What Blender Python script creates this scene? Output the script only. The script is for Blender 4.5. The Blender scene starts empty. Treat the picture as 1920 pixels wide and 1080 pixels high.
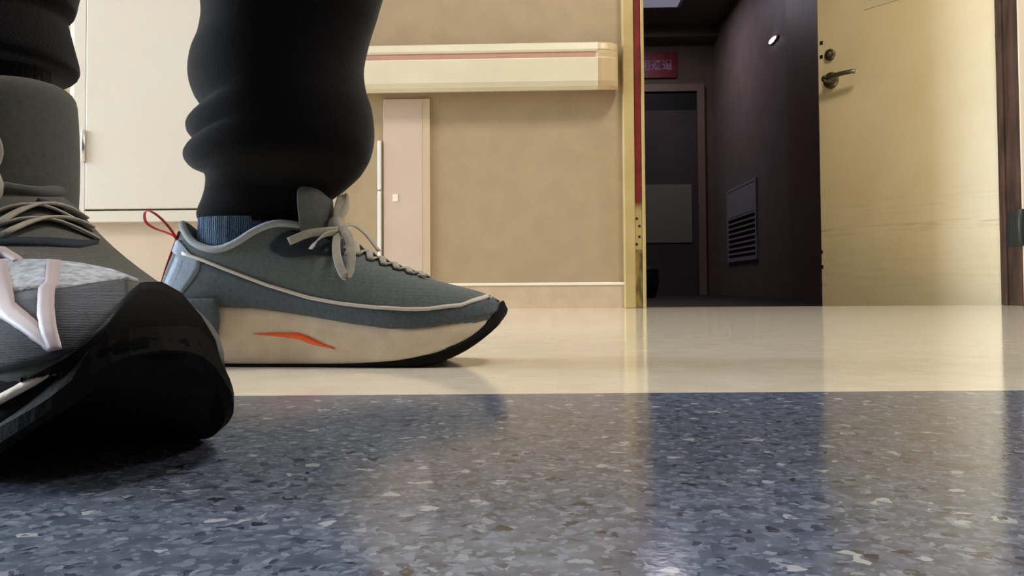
import bpy, bmesh, math, random
from mathutils import Vector, Matrix
from mathutils.bvhtree import BVHTree
random.seed(7)
S = bpy.context.scene
COL = S.collection

# ------------------------------------------------------------------ camera
F = 1500.0
H = 0.070
YAW, PITCH, ROLL = math.radians(2.12), math.radians(1.67), math.radians(-0.36)
RC = Matrix.Rotation(YAW, 3, 'Z') @ Matrix.Rotation(math.pi/2 + PITCH, 3, 'X') @ Matrix.Rotation(ROLL, 3, 'Z')
v0 = RC.transposed() @ Vector((0, 1, 0))
CX = 960.0
CY = 535.0 + F*v0.y/(-v0.z)          # puts the vanishing point of the depth axis at y = 535
CAM = Vector((0, 0, H))
cd = bpy.data.cameras.new('camera'); cam = bpy.data.objects.new('camera', cd); COL.objects.link(cam)
cam.matrix_world = Matrix.Translation(CAM) @ RC.to_4x4()
cd.sensor_width = 36.0; cd.lens = F*36.0/1920.0; cd.shift_y = (CY - 540.0)/1920.0
cd.clip_start = 0.01; cd.clip_end = 60
S.camera = cam

# ------------------------------------------------------------------ world, lights, exposure
w = bpy.data.worlds.new('world'); S.world = w; w.use_nodes = True
w.node_tree.nodes['Background'].inputs[0].default_value = (0.55, 0.72, 1.0, 1)
w.node_tree.nodes['Background'].inputs[1].default_value = 1.0
S.view_settings.view_transform = 'Standard'; S.view_settings.look = 'None'
S.view_settings.exposure = 0.03; S.view_settings.gamma = 1.0; S.view_settings.use_curve_mapping = False

def area(name, loc, rot, sx, sy, power, color):
    l = bpy.data.lights.new(name, 'AREA'); l.shape = 'RECTANGLE'; l.size = sx; l.size_y = sy
    l.energy = power; l.color = color
    o = bpy.data.objects.new(name, l); COL.objects.link(o); o.location = loc; o.rotation_euler = rot
    return o
# daylight entering by the window at the corridor's end
area('daylight', (-6.30, 1.15, 1.45), (0, -math.pi/2, 0), 1.7, 1.8, 500, (0.72, 0.85, 1.0))

# ------------------------------------------------------------------ helpers
def ray(px, py):
    return (RC @ Vector(((px-CX)/F, -(py-CY)/F, -1.0)))
def at(px, py, Y):
    d = ray(px, py); return CAM + d*(Y/d.y)
def onfloor(px, py, z=0.0):
    d = ray(px, py); return CAM + d*((z-H)/d.z)
def lin(c):
    return tuple(((x/255.0)/12.92 if x/255.0 <= 0.04045 else ((x/255.0+0.055)/1.055)**2.4) for x in c) + (1,)

def empty(name, loc, label=None, cat=None, group=None):
    o = bpy.data.objects.new(name, None); COL.objects.link(o); o.location = loc; o.empty_display_size = 0.02
    if label: o['label'] = label
    if cat: o['category'] = cat
    if group: o['group'] = group
    return o
def wloc(o):
    v = Vector((0, 0, 0))
    while o: v += Vector(o.location); o = o.parent
    return v
def obj(name, verts, faces, mat, parent=None, smooth=False, origin=None, bevel=0, subsurf=0, solid=0, kind=None, label=None, cat=None):
    org = Vector(origin) if origin is not None else (wloc(parent) if parent else Vector((0, 0, 0)))
    me = bpy.data.meshes.new(name)
    me.from_pydata([tuple(Vector(v)-org) for v in verts], [], faces); me.validate(); me.update()
    bm = bmesh.new(); bm.from_mesh(me); bmesh.ops.recalc_face_normals(bm, faces=bm.faces[:]); bm.to_mesh(me); bm.free()
    me.materials.append(mat)
    o = bpy.data.objects.new(name, me); COL.objects.link(o)
    if parent:
        o.parent = parent; o.location = org - wloc(parent)
    else:
        o.location = org
    if smooth:
        for p in me.polygons: p.use_smooth = True
    if solid:
        m = o.modifiers.new('solid', 'SOLIDIFY'); m.thickness = solid; m.offset = 0
    if bevel:
        m = o.modifiers.new('bevel', 'BEVEL'); m.width = bevel; m.segments = 2; m.limit_method = 'ANGLE'
    if subsurf:
        m = o.modifiers.new('sub', 'SUBSURF'); m.levels = subsurf; m.render_levels = subsurf
    if kind: o['kind'] = kind
    if label: o['label'] = label
    if cat: o['category'] = cat
    return o
def boxvf(x0, x1, y0, y1, z0, z1):
    v = [(x, y, z) for z in (z0, z1) for y in (y0, y1) for x in (x0, x1)]
    f = [(0,1,3,2), (4,6,7,5), (0,4,5,1), (2,3,7,6), (0,2,6,4), (1,5,7,3)]
    return v, f
def box(name, x0, x1, y0, y1, z0, z1, mat, parent=None, **k):
    v, f = boxvf(x0, x1, y0, y1, z0, z1); return obj(name, v, f, mat, parent, **k)
def obox(name, O, ex, ey, ez, mat, parent=None, **k):      # oriented box: corner O and three edge vectors
    O, ex, ey, ez = map(Vector, (O, ex, ey, ez))
    v = [O + a*ex + b*ey + c*ez for c in (0, 1) for b in (0, 1) for a in (0, 1)]
    f = [(0,1,3,2), (4,6,7,5), (0,4,5,1), (2,3,7,6), (0,2,6,4), (1,5,7,3)]
    return obj(name, v, f, mat, parent, **k)
def loft(rings, cap0=True, cap1=True, closed=True):
    v = [p for r in rings for p in r]; n = len(rings[0]); f = []
    for i in range(len(rings)-1):
        for j in range(n if closed else n-1):
            a = i*n+j; b = i*n+(j+1) % n
            f.append((a, b, b+n, a+n))
    if cap0: f.append(tuple(range(n-1, -1, -1)))
    if cap1: f.append(tuple(range((len(rings)-1)*n, len(rings)*n)))
    return v, f
def catmull(pts, n):
    P = [Vector(p) for p in pts]; P = [P[0]*2-P[1]] + P + [P[-1]*2-P[-2]]; out = []
    m = len(P)-3
    for i in range(n):
        t = i/(n-1)*m; k = min(int(t), m-1); t -= k
        a, b, c, d = P[k], P[k+1], P[k+2], P[k+3]
        out.append(0.5*((2*b)+(c-a)*t+(2*a-5*b+4*c-d)*t*t+(3*b-a-3*c+d)*t*t*t))
    return out
def frames(pts):
    fr = []; up = Vector((0, 0, 1)); prev = None
    for i in range(len(pts)):
        t = (pts[min(i+1, len(pts)-1)] - pts[max(i-1, 0)]).normalized()
        if prev is None:
            s = t.cross(up)
            if s.length < 1e-3: s = t.cross(Vector((0, 1, 0)))
        else:
            s = prev - t*prev.dot(t)
        s.normalize(); prev = s; fr.append((t, s, s.cross(t)))
    return fr
def tubevf(pts, r, n=8):
    rings = []
    for i, (p, (t, a, b)) in enumerate(zip(pts, frames(pts))):
        rr = r(i/(len(pts)-1)) if callable(r) else r
        rings.append([p + (a*math.cos(2*math.pi*k/n) + b*math.sin(2*math.pi*k/n))*rr for k in range(n)])
    return loft(rings)
def ribbonvf(pts, side, wd, th):
    """flat lace: side(i) gives its across direction"""
    rings = []
    for i, p in enumerate(pts):
        t = (pts[min(i+1, len(pts)-1)] - pts[max(i-1, 0)]).normalized()
        s = Vector(side(i/(len(pts)-1))); s = (s - t*s.dot(t)).normalized(); nn = s.cross(t)
        r = []
        for (a, b) in ((-1, -.35), (-.8, -1), (.8, -1), (1, -.35), (1, .35), (.8, 1), (-.8, 1), (-1, .35)):
            r.append(p + s*a*wd/2 + nn*b*th/2)
        rings.append(r)
    return loft(rings)
def lathe(O, axis, prof, n=20):
    """prof: (distance along axis, radius)"""
    axis = Vector(axis).normalized(); O = Vector(O)
    a = axis.orthogonal().normalized(); b = axis.cross(a)
    rings = [[O + axis*d + (a*math.cos(2*math.pi*k/n) + b*math.sin(2*math.pi*k/n))*max(r, 1e-5) for k in range(n)] for d, r in prof]
    return loft(rings)
def interp(tab, x):
    if x <= tab[0][0]: return tab[0][1]
    for (a, b), (c, d) in zip(tab, tab[1:]):
        if x <= c: return b + (d-b)*(x-a)/(c-a)
    return tab[-1][1]
def sinterp(tab, x):                                   # smooth (hermite) interpolation
    n = len(tab)
    if x <= tab[0][0]: return tab[0][1]
    if x >= tab[-1][0]: return tab[-1][1]
    for i in range(n-1):
        if x <= tab[i+1][0]:
            x0, y0 = tab[i]; x1, y1 = tab[i+1]; h = x1-x0; t = (x-x0)/h
            def sl(k):
                if k == 0: return (tab[1][1]-tab[0][1])/(tab[1][0]-tab[0][0])
                if k == n-1: return (tab[-1][1]-tab[-2][1])/(tab[-1][0]-tab[-2][0])
                return (tab[k+1][1]-tab[k-1][1])/(tab[k+1][0]-tab[k-1][0])
            m0, m1 = sl(i)*h, sl(i+1)*h
            return (2*t**3-3*t**2+1)*y0+(t**3-2*t**2+t)*m0+(-2*t**3+3*t**2)*y1+(t**3-t**2)*m1
def sstep(a, b, x):
    t = min(1, max(0, (x-a)/(b-a))); return t*t*(3-2*t)
def mix(a, b, t): return a+(b-a)*t

# ------------------------------------------------------------------ materials
def mat(name, col, rough=0.6, spec=0.5, noise=0.0, nscale=40, bump=0.0, bscale=200, metal=0, sheen=0, stretch=None, col2=None):
    m = bpy.data.materials.new(name); m.use_nodes = True; nt = m.node_tree; b = nt.nodes['Principled BSDF']
    b.inputs['Base Color'].default_value = col; b.inputs['Roughness'].default_value = rough
    b.inputs['Specular IOR Level'].default_value = spec; b.inputs['Metallic'].default_value = metal
    if sheen: b.inputs['Sheen Weight'].default_value = sheen
    tc = nt.nodes.new('ShaderNodeTexCoord'); mp = nt.nodes.new('ShaderNodeMapping'); nt.links.new(tc.outputs['Object'], mp.inputs[0])
    if stretch: mp.inputs['Scale'].default_value = stretch
    if noise or col2:
        n = nt.nodes.new('ShaderNodeTexNoise'); n.inputs['Scale'].default_value = nscale; n.inputs['Detail'].default_value = 4
        nt.links.new(mp.outputs[0], n.inputs['Vector'])
        mx = nt.nodes.new('ShaderNodeMix'); mx.data_type = 'RGBA'
        c2 = col2 or tuple(c*(1-noise) for c in col[:3])+(1,)
        mx.inputs[6].default_value = col; mx.inputs[7].default_value = c2
        rp = nt.nodes.new('ShaderNodeMapRange'); rp.inputs[1].default_value = 0.35; rp.inputs[2].default_value = 0.65
        nt.links.new(n.outputs[0], rp.inputs[0]); nt.links.new(rp.outputs[0], mx.inputs[0])
        nt.links.new(mx.outputs[2], b.inputs['Base Color'])
    if bump:
        n2 = nt.nodes.new('ShaderNodeTexNoise'); n2.inputs['Scale'].default_value = bscale; n2.inputs['Detail'].default_value = 3
        nt.links.new(mp.outputs[0], n2.inputs['Vector'])
        bp = nt.nodes.new('ShaderNodeBump'); bp.inputs['Strength'].default_value = bump; bp.inputs['Distance'].default_value = 0.002
        nt.links.new(n2.outputs[0], bp.inputs['Height']); nt.links.new(bp.outputs[0], b.inputs['Normal'])
    return m
def knit(name, col, col2, scale=900, axis='Z', bump=0.5, rough=0.85, sheen=0.2):
    m = mat(name, col, rough, 0.3, sheen=sheen); nt = m.node_tree; b = nt.nodes['Principled BSDF']
    mp = [n for n in nt.nodes if n.bl_idname == 'ShaderNodeMapping'][0]
    wv = nt.nodes.new('ShaderNodeTexWave'); wv.bands_direction = axis; wv.inputs['Scale'].default_value = scale/2.6
    wv.inputs['Distortion'].default_value = 3.0; wv.inputs['Detail'].default_value = 2
    nt.links.new(mp.outputs[0], wv.inputs['Vector'])
    nz = nt.nodes.new('ShaderNodeTexNoise'); nz.inputs['Scale'].default_value = 350; nt.links.new(mp.outputs[0], nz.inputs['Vector'])
    ad = nt.nodes.new('ShaderNodeMath'); ad.operation = 'MULTIPLY'; nt.links.new(wv.outputs['Fac'], ad.inputs[0]); nt.links.new(nz.outputs[0], ad.inputs[1])
    mx = nt.nodes.new('ShaderNodeMix'); mx.data_type = 'RGBA'; mx.inputs[6].default_value = col2; mx.inputs[7].default_value = col
    rp = nt.nodes.new('ShaderNodeMapRange'); rp.inputs[1].default_value = 0.05; rp.inputs[2].default_value = 0.5
    nt.links.new(ad.outputs[0], rp.inputs[0]); nt.links.new(rp.outputs[0], mx.inputs[0]); nt.links.new(mx.outputs[2], b.inputs['Base Color'])
    bp = nt.nodes.new('ShaderNodeBump'); bp.inputs['Strength'].default_value = bump; bp.inputs['Distance'].default_value = 0.0015
    nt.links.new(ad.outputs[0], bp.inputs['Height']); nt.links.new(bp.outputs[0], b.inputs['Normal'])
    return m
def emis(name, col, st):
    m = bpy.data.materials.new(name); m.use_nodes = True; b = m.node_tree.nodes['Principled BSDF']
    b.inputs['Base Color'].default_value = col; b.inputs['Emission Color'].default_value = col; b.inputs['Emission Strength'].default_value = st
    return m

def floor_blue():
    m = bpy.data.materials.new('speckled_vinyl'); m.use_nodes = True; nt = m.node_tree; N = nt.nodes; Lk = nt.links; b = N['Principled BSDF']
    tc = N.new('ShaderNodeTexCoord'); nz = N.new('ShaderNodeTexNoise'); nz.inputs['Scale'].default_value = 160; nz.inputs['Detail'].default_value = 3
    Lk.new(tc.outputs['Object'], nz.inputs['Vector'])
    vm = N.new('ShaderNodeVectorMath'); vm.operation = 'MULTIPLY_ADD'
    Lk.new(nz.outputs['Color'], vm.inputs[0]); vm.inputs[1].default_value = (0.006, 0.006, 0); Lk.new(tc.outputs['Object'], vm.inputs[2])
    cur = None
    base = N.new('ShaderNodeMix'); base.data_type = 'RGBA'
    n2 = N.new('ShaderNodeTexNoise'); n2.inputs['Scale'].default_value = 120; n2.inputs['Detail'].default_value = 6; Lk.new(tc.outputs['Object'], n2.inputs['Vector'])
    r2 = N.new('ShaderNodeMapRange'); r2.inputs[1].default_value = 0.38; r2.inputs[2].default_value = 0.62; Lk.new(n2.outputs[0], r2.inputs[0])
    base.inputs[6].default_value = lin((78, 87, 104)); base.inputs[7].default_value = lin((100, 109, 126)); Lk.new(r2.outputs[0], base.inputs[0])
    cur = base.outputs[2]
    for sc, lo, hi, c in ((380, .86, .89, (112, 121, 140)), (340, .93, .945, (132, 140, 154)), (320, .90, .93, (64, 72, 90)), (230, .98, .985, (164, 168, 174)), (260, .982, .985, (50, 52, 62)), (480, .86, .88, (112, 122, 144))):
        vo = N.new('ShaderNodeTexVoronoi'); vo.inputs['Scale'].default_value = sc
        mp = N.new('ShaderNodeMapping'); mp.inputs['Location'].default_value = (sc*0.13, sc*0.37, 0); Lk.new(vm.outputs[0], mp.inputs[0]); Lk.new(mp.outputs[0], vo.inputs['Vector'])
        sp = N.new('ShaderNodeSeparateColor'); Lk.new(vo.outputs['Color'], sp.inputs[0])
        rr = N.new('ShaderNodeMapRange'); rr.inputs[1].default_value = lo; rr.inputs[2].default_value = hi; Lk.new(sp.outputs[0], rr.inputs[0])
        mx = N.new('ShaderNodeMix'); mx.data_type = 'RGBA'; Lk.new(rr.outputs[0], mx.inputs[0]); Lk.new(cur, mx.inputs[6]); mx.inputs[7].default_value = lin(c)
        cur = mx.outputs[2]
    Lk.new(cur, b.inputs['Base Color'])
    b.inputs['Roughness'].default_value = 0.13
    n3 = N.new('ShaderNodeTexNoise'); n3.inputs['Scale'].default_value = 300; Lk.new(tc.outputs['Object'], n3.inputs['Vector'])
    bp = N.new('ShaderNodeBump'); bp.inputs['Strength'].default_value = 0.12; bp.inputs['Distance'].default_value = 0.0005
    Lk.new(n3.outputs[0], bp.inputs['Height']); Lk.new(bp.outputs[0], b.inputs['Normal'])
    return m

M = {}
M['floor_blue'] = floor_blue()
M['floor_cream'] = mat('cream_vinyl', lin((234, 225, 206)), 0.08, 0.8, col2=lin((225, 215, 195)), nscale=25, bump=0.06, bscale=120)
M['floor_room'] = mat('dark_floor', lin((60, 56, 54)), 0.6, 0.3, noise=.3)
M['wall_tan'] = mat('tan_wall', lin((177, 156, 126)), 0.45, 0.4, col2=lin((171, 150, 120)), nscale=14, bump=0.08, bscale=300)
M['wall_daylit'] = mat('daylit_wall', lin((206, 188, 170)), 0.35, 0.4, col2=lin((202, 183, 163)), nscale=9, bump=0.05, bscale=260)  # daylight on this stretch of wall put into its paler colour
M['pilaster'] = mat('pale_pilaster', lin((228, 212, 190)), 0.5)
M['white'] = mat('white_paint', lin((236, 232, 226)), 0.6, 0.3)
M['cabinet'] = mat('cream_cabinet', lin((212, 206, 195)), 0.35, 0.4, col2=lin((209, 202, 190)), nscale=3)
M['baseboard'] = mat('beige_baseboard', lin((208, 187, 160)), 0.4, 0.4, col2=lin((198, 175, 148)), nscale=22)
M['basetrim'] = mat('cream_trim', lin((246, 238, 220)), 0.3)
M['rail'] = mat('cream_rail', lin((226, 217, 190)), 0.35, 0.5, col2=lin((221, 211, 183)), nscale=8)
M['rail_cap'] = mat('tan_rail_cap', lin((205, 182, 140)), 0.35, 0.5)
M['rail_strip'] = mat('brown_rail_strip', lin((196, 150, 130)), 0.5)
M['jamb'] = mat('yellow_jamb', lin((190, 169, 116)), 0.45, 0.4, col2=lin((180, 158, 103)), nscale=9)
M['seal'] = mat('red_seal', lin((128, 36, 30)), 0.55, 0.3, col2=lin((104, 30, 26)), nscale=30)
M['brown_seal'] = mat('brown_seal', lin((92, 66, 54)), 0.55, 0.3, col2=lin((60, 46, 38)), nscale=40, stretch=(1, 1, .2))
M['steel'] = mat('dull_steel', lin((150, 140, 120)), 0.4, 0.5, metal=1.0)
M['chrome'] = mat('bright_steel', lin((205, 205, 205)), 0.25, 0.5, metal=1.0)
M['dark'] = mat('dark_hole', lin((18, 16, 14)), 0.8)
M['hinge'] = mat('dark_hinge', lin((60, 62, 58)), 0.5, 0.5, metal=.5)
M['paper'] = mat('notice_paper', lin((216, 200, 158)), 0.7)
M['ink'] = mat('ink', lin((44, 40, 38)), 0.7)
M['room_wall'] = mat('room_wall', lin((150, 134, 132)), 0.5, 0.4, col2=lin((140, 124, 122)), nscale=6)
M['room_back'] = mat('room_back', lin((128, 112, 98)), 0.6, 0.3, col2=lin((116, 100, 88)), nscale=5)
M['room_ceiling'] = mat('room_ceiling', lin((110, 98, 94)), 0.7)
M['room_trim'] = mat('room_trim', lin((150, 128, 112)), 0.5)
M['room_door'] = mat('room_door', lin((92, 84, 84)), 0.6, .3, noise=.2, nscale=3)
M['room_glass'] = mat('room_door_pane', lin((150, 148, 138)), 0.25)
M['black'] = mat('black_plastic', lin((14, 14, 15)), 0.6)
M['grille'] = mat('grille_white', lin((176, 172, 184)), 0.5)
M['sign_red'] = mat('sign_red', lin((140, 12, 38)), 0.4)
M['sign_white'] = mat('sign_white', lin((190, 160, 196)), 0.5)
M['ceiling'] = mat('white_ceiling', lin((238, 234, 226)), 0.8)
M['near_wall'] = mat('corridor_wall', lin((104, 94, 82)), 0.5, .3, noise=.05)
M['trousers'] = mat('black_fleece', lin((9, 9, 12)), 0.95, 0.06, noise=.25, nscale=300, bump=0.35, bscale=900, sheen=.14)
M['sock'] = knit('blue_sock', lin((86, 124, 164)), lin((30, 48, 72)), 420, 'X', 1.0, .9)
M['sock_black'] = knit('black_sock', lin((16, 16, 18)), lin((8, 8, 9)), 420, 'X', .6, .9)
M['upper'] = knit('grey_knit', lin((120, 130, 132)), lin((78, 88, 90)), 1500, 'Z', .5)
M['mudguard'] = knit('blue_grey_knit', lin((98, 110, 120)), lin((62, 72, 80)), 900, 'X', .6)
M['collar'] = mat('collar_grey', lin((160, 168, 174)), 0.8, .3, bump=.3, bscale=900, sheen=.2)
M['lining'] = mat('lining_grey', lin((78, 84, 82)), 0.9, .2)
M['piping'] = mat('pale_piping', lin((206, 200, 190)), 0.55)
M['midsole'] = mat('cream_foam', lin((226, 212, 192)), 0.6, .4, col2=lin((206, 190, 168)), nscale=30, bump=.2, bscale=500)
M['outsole'] = mat('black_rubber', lin((20, 20, 19)), 0.8, .15, noise=.3, nscale=90, bump=.2, bscale=400)
M['orange'] = mat('orange_print', lin((240, 98, 40)), 0.5)
M['navy'] = mat('navy_panel', lin((36, 44, 54)), 0.75, .3, bump=.3, bscale=800)
M['lace'] = knit('pale_lace', lin((198, 194, 180)), lin((160, 156, 144)), 2500, 'Z', .4)
M['tongue'] = knit('tongue_grey', lin((126, 134, 130)), lin((92, 100, 98)), 1600, 'Z', .5)
M['red_loop'] = mat('red_tape', lin((232, 84, 92)), 0.6)
M['heel_daylight'] = knit('daylit_knit', lin((168, 184, 204)), lin((136, 152, 172)), 900, 'X', .4)
M['upper_dark'] = knit('dark_grey_knit', lin((92, 95, 90)), lin((70, 73, 69)), 1500, 'Z', .35)
M['side_dark'] = knit('charcoal_knit', lin((54, 58, 68)), lin((42, 46, 55)), 1500, 'Z', .35)
M['toe_shadow_black'] = mat('shadow_black_toe', lin((12, 12, 13)), 0.9, .08)
M['logo'] = mat('lilac_stripe', lin((186, 172, 178)), 0.5)
M['vamp_lit'] = mat('lit_vamp', lin((206, 214, 226)), 0.45, .5, col2=lin((150, 160, 174)), nscale=260, bump=.4, bscale=500)  # daylight on the vamp put into the panel's pale colour

# ------------------------------------------------------------------ setting: corridor
YW = H*F/43.0                                            # far wall plane
XL, XR, YN, ZC = -6.2, 4.2, -0.14, 2.6
b0, b1 = onfloor(450, 742), onfloor(1900, 732)           # seam between the two floor colours
sl = (b1.y-b0.y)/(b1.x-b0.x)
def seam(x): return b0.y + sl*(x-b0.x)
ED = YW + 0.075                                          # inner edge of the door sill
o = obj('floor', [(XL, YN, 0), (XR, YN, 0), (XR, seam(XR), 0), (XL, seam(XL), 0), (XL, YN, -.1), (XR, YN, -.1), (XR, seam(XR), -.1), (XL, seam(XL), -.1)],
    [(0,1,2,3), (4,7,6,5), (0,4,5,1), (1,5,6,2), (2,6,7,3), (3,7,4,0)], M['floor_blue'], kind='structure', label='blue-grey speckled vinyl floor nearest the corridor wall')
obj('floor', [(XL, seam(XL), 0), (XR, seam(XR), 0), (XR, ED, 0), (XL, ED, 0), (XL, seam(XL), -.1), (XR, seam(XR), -.1), (XR, ED, -.1), (XL, ED, -.1)],
    [(0,1,2,3), (4,7,6,5), (0,4,5,1), (1,5,6,2), (2,6,7,3), (3,7,4,0)], M['floor_cream'], kind='structure', label='glossy cream vinyl floor running up to the doorway')
JX0 = at(1171, 400, YW).x; JX1 = at(1209, 400, YW).x     # left jamb
OPX = at(1914, 500, YW).x                                # right side of the opening
XP = at(640, 350, YW).x
WT = 0.10
box('wall_far', XP, JX0, YW, YW+WT, 0, ZC, M['wall_tan'], kind='structure', label='tan wall between the daylit wall and the yellow door jamb')
box('wall_far', XL, XP, YW-.004, YW+WT, 0, ZC, M['wall_daylit'], kind='structure', label='wall around the cream cabinet, daylight painted pale pinkish')
box('wall_far', OPX+.06, XR, YW, YW+WT, 0, ZC, M['wall_tan'], kind='structure', label='wall past the hinge side of the doorway')
box('wall_far', JX0, OPX+.06, YW, YW+WT, 2.12, ZC, M['wall_tan'], kind='structure', label='wall over the doorway')
box('wall_near', XL, XR, YN-.1, YN, 0, ZC, M['near_wall'], kind='structure')
box('wall_right', XR, XR+.1, YN-.1, YW+WT, 0, ZC, M['near_wall'], kind='structure')
box('ceiling', XL-.1, XR+.1, YN-.1, YW+WT, ZC, ZC+.1, M['ceiling'], kind='structure')
# left end wall with its window
WY0, WY1, WZ0, WZ1 = 0.25, 2.05, 0.55, 2.35
v, f = [], []
for (y0, y1, z0, z1) in ((YN-.1, WY0, 0, ZC), (WY1, YW+WT, 0, ZC), (WY0, WY1, 0, WZ0), (WY0, WY1, WZ1, ZC)):
    a, bb = boxvf(XL-.1, XL, y0, y1, z0, z1); f += [tuple(i+len(v) for i in q) for q in bb]; v += a
obj('wall_left', v, f, M['near_wall'], kind='structure')
wn = empty('window_1', (XL-.05, (WY0+WY1)/2, WZ0)); wn['kind'] = 'structure'
for (y0, y1, z0, z1) in ((WY0, WY0+.05, WZ0, WZ1), (WY1-.05, WY1, WZ0, WZ1), (WY0, WY1, WZ0, WZ0+.05), (WY0, WY1, WZ1-.05, WZ1), (1.125, 1.175, WZ0, WZ1)):
    box('window_frame', XL-.08, XL-.02, y0, y1, z0, z1, M['white'], wn)
gm = bpy.data.materials.new('window_glass'); gm.use_nodes = True; nt = gm.node_tree
tr = nt.nodes.new('ShaderNodeBsdfTransparent'); gl = nt.nodes.new('ShaderNodeBsdfGlossy'); gl.inputs['Roughness'].default_value = .05
ms = nt.nodes.new('ShaderNodeMixShader'); ms.inputs[0].default_value = .06
nt.links.new(tr.outputs[0], ms.inputs[1]); nt.links.new(gl.outputs[0], ms.inputs[2]); nt.links.new(ms.outputs[0], nt.nodes['Material Output'].inputs[0])
for (y0, y1) in ((WY0+.05, 1.125), (1.175, WY1-.05)):
    box('pane', XL-.053, XL-.047, y0, y1, WZ0+.05, WZ1-.05, gm, wn)
# ceiling lamps
for (x, y, lb) in ((-3.8, 1.0, 'square white ceiling panel light nearest the corridor window'), (0.85, 1.0, 'square white ceiling panel light opposite the open doorway'), (3.3, 1.0, 'square white ceiling panel light at the windowless corridor end')):
    L = empty('ceiling_light', (x, y, ZC), lb, 'ceiling light', 'corridor ceiling lights')
    for (x0, x1, y0, y1) in ((-.3, .3, -.3, -.27), (-.3, .3, .27, .3), (-.3, -.27, -.27, .27), (.27, .3, -.27, .27)):
        box('frame', x+x0, x+x1, y+y0, y+y1, ZC-.03, ZC, M['white'], L)
    box('diffuser', x-.27, x+.27, y-.27, y+.27, ZC-.018, ZC-.006, emis('lamp_diffuser', (1, .93, .8, 1), 2.0), L)
    a = area('lamp_light', (x, y, ZC-.035), (0, 0, 0), .52, .52, 40, (1.0, .935, .86))

# baseboard with a white upper lip
bz = at(1000, 530, YW-.012).z
bl = box('baseboard_far', XP, JX0, YW-.012, YW, 0, bz-.009, M['baseboard'], kind='structure')
box('lip', XP, JX0, YW-.015, YW, bz-.009, bz, M['basetrim'], bl, bevel=.002)
bl = box('baseboard_far', XL, XP, YW-.012, YW-.004, 0, bz, M['wall_daylit'], kind='structure')

# pilaster and tan strip left of the cabinet
xa, xb, xc = at(40, 200, YW).x, at(108, 200, YW).x, at(137, 200, YW).x
box('trim_1', XL+.4, xb, YW-.02, YW-.004, 0, ZC, M['pilaster'], kind='structure', label='pale wall strip left of the brown strip')
box('trim_2', xb, xc-.001, YW-.008, YW-.004, 0, ZC, mat('brown_strip', lin((190, 164, 136)), .5, noise=.06), kind='structure', label='tan brown strip beside the cabinet frame')

# cream service cabinet in the wall
Yc = YW-.03
cx0, cx1 = at(136, 300, Yc).x, at(560, 300, Yc).x
zb, zg = at(250, 416, Yc).z, at(250, 393, Yc).z
dx0 = at(160, 300, Yc).x
cab = empty('wall_cabinet', ((cx0+cx1)/2, YW-.004, zb), 'cream painted service cabinet set in the wall behind the black trouser leg', 'cabinet')
ct = 1.75
box('frame', cx0, dx0-.001, Yc, YW-.004, zb, ct, M['cabinet'], cab, bevel=.002)
box('frame', cx1-(dx0-cx0), cx1, Yc, YW-.004, zb, ct, M['cabinet'], cab, bevel=.002)
box('frame', dx0-.001, cx1-(dx0-cx0), Yc, YW-.004, zb, zg-.003, M['cabinet'], cab, bevel=.002)
box('frame', dx0-.001, cx1-(dx0-cx0), Yc, YW-.004, ct-.05, ct, M['cabinet'], cab, bevel=.002)
dr = box('door', dx0+.002, cx1-(dx0-cx0)-.003, Yc-.004, YW-.004, zg+.002, ct-.054, M['cabinet'], cab, bevel=.003)
for (ya, yb_) in ((243, 304), (-330, -270)):
    p0, p1 = at(155, ya, Yc-.01), at(155, yb_, Yc-.01)
    v, f = lathe((p0.x, Yc-.006, p1.z), (0, 0, 1), [(0, .004), (.002, .0078), (p0.z-p1.z-.002, .0078), (p0.z-p1.z, .004)], 14)
    obj('hinge', v, f, M['chrome'], dr, smooth=True)
box('edge_strip', cx0-.012, cx0, Yc+.002, YW-.004, zb, ct, M['white'], cab, bevel=.002)

# wall reflections built as shapes: a slim white line and a small pale spot
p0, p1 = at(711, 264, YW-.01), at(711, 540, YW-.01)
cn = empty('reflection_line', (p0.x, YW-.004, p1.z), 'wall reflection under the handrail, built as a slim white line', 'wall reflection')
pm = at(711, 357, YW-.01)
for (z0, z1) in ((p1.z, pm.z-.002), (pm.z+.002, p0.z)):
    box('segment', p0.x-.0055, p0.x+.0055, YW-.012, YW, z0, z1, M['white'], cn, bevel=.002)
# wall reflection under the rail, built as a paler slab
q0, q1 = at(719, 186, YW-.008), at(793, 540, YW-.008)
pb = box('reflection_slab', q0.x, q1.x, YW-.008, YW-.0005, q1.z, q0.z, mat('pink_reflection', lin((210, 190, 176)), .35, .4, col2=lin((206, 184, 166)), nscale=6),
    bevel=.0015, origin=((q0.x+q1.x)/2, YW-.004, q1.z), label='pale pinkish wall reflection built as a slab', cat='reflection slab')
qe = at(806, 300, YW-.008); box('edge_strip', q1.x, qe.x, YW-.0075, YW-.0005, q1.z, q0.z, mat('reflection_edge', lin((206, 184, 152)), .4), pb)  # yellowish edge of the same reflection, built as a strip
q = at(741, 371, YW-.009)  # small bright spot of the reflection, built as a thin plate
v, f = boxvf(q.x-.008, q.x+.008, YW-.0095, YW-.008, q.z-.011, q.z+.011)
obj('reflection_spot', v, f, M['basetrim'], label='small whitish spot of the wall reflection', cat='reflection spot', origin=(q.x, YW-.008, q.z))

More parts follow.
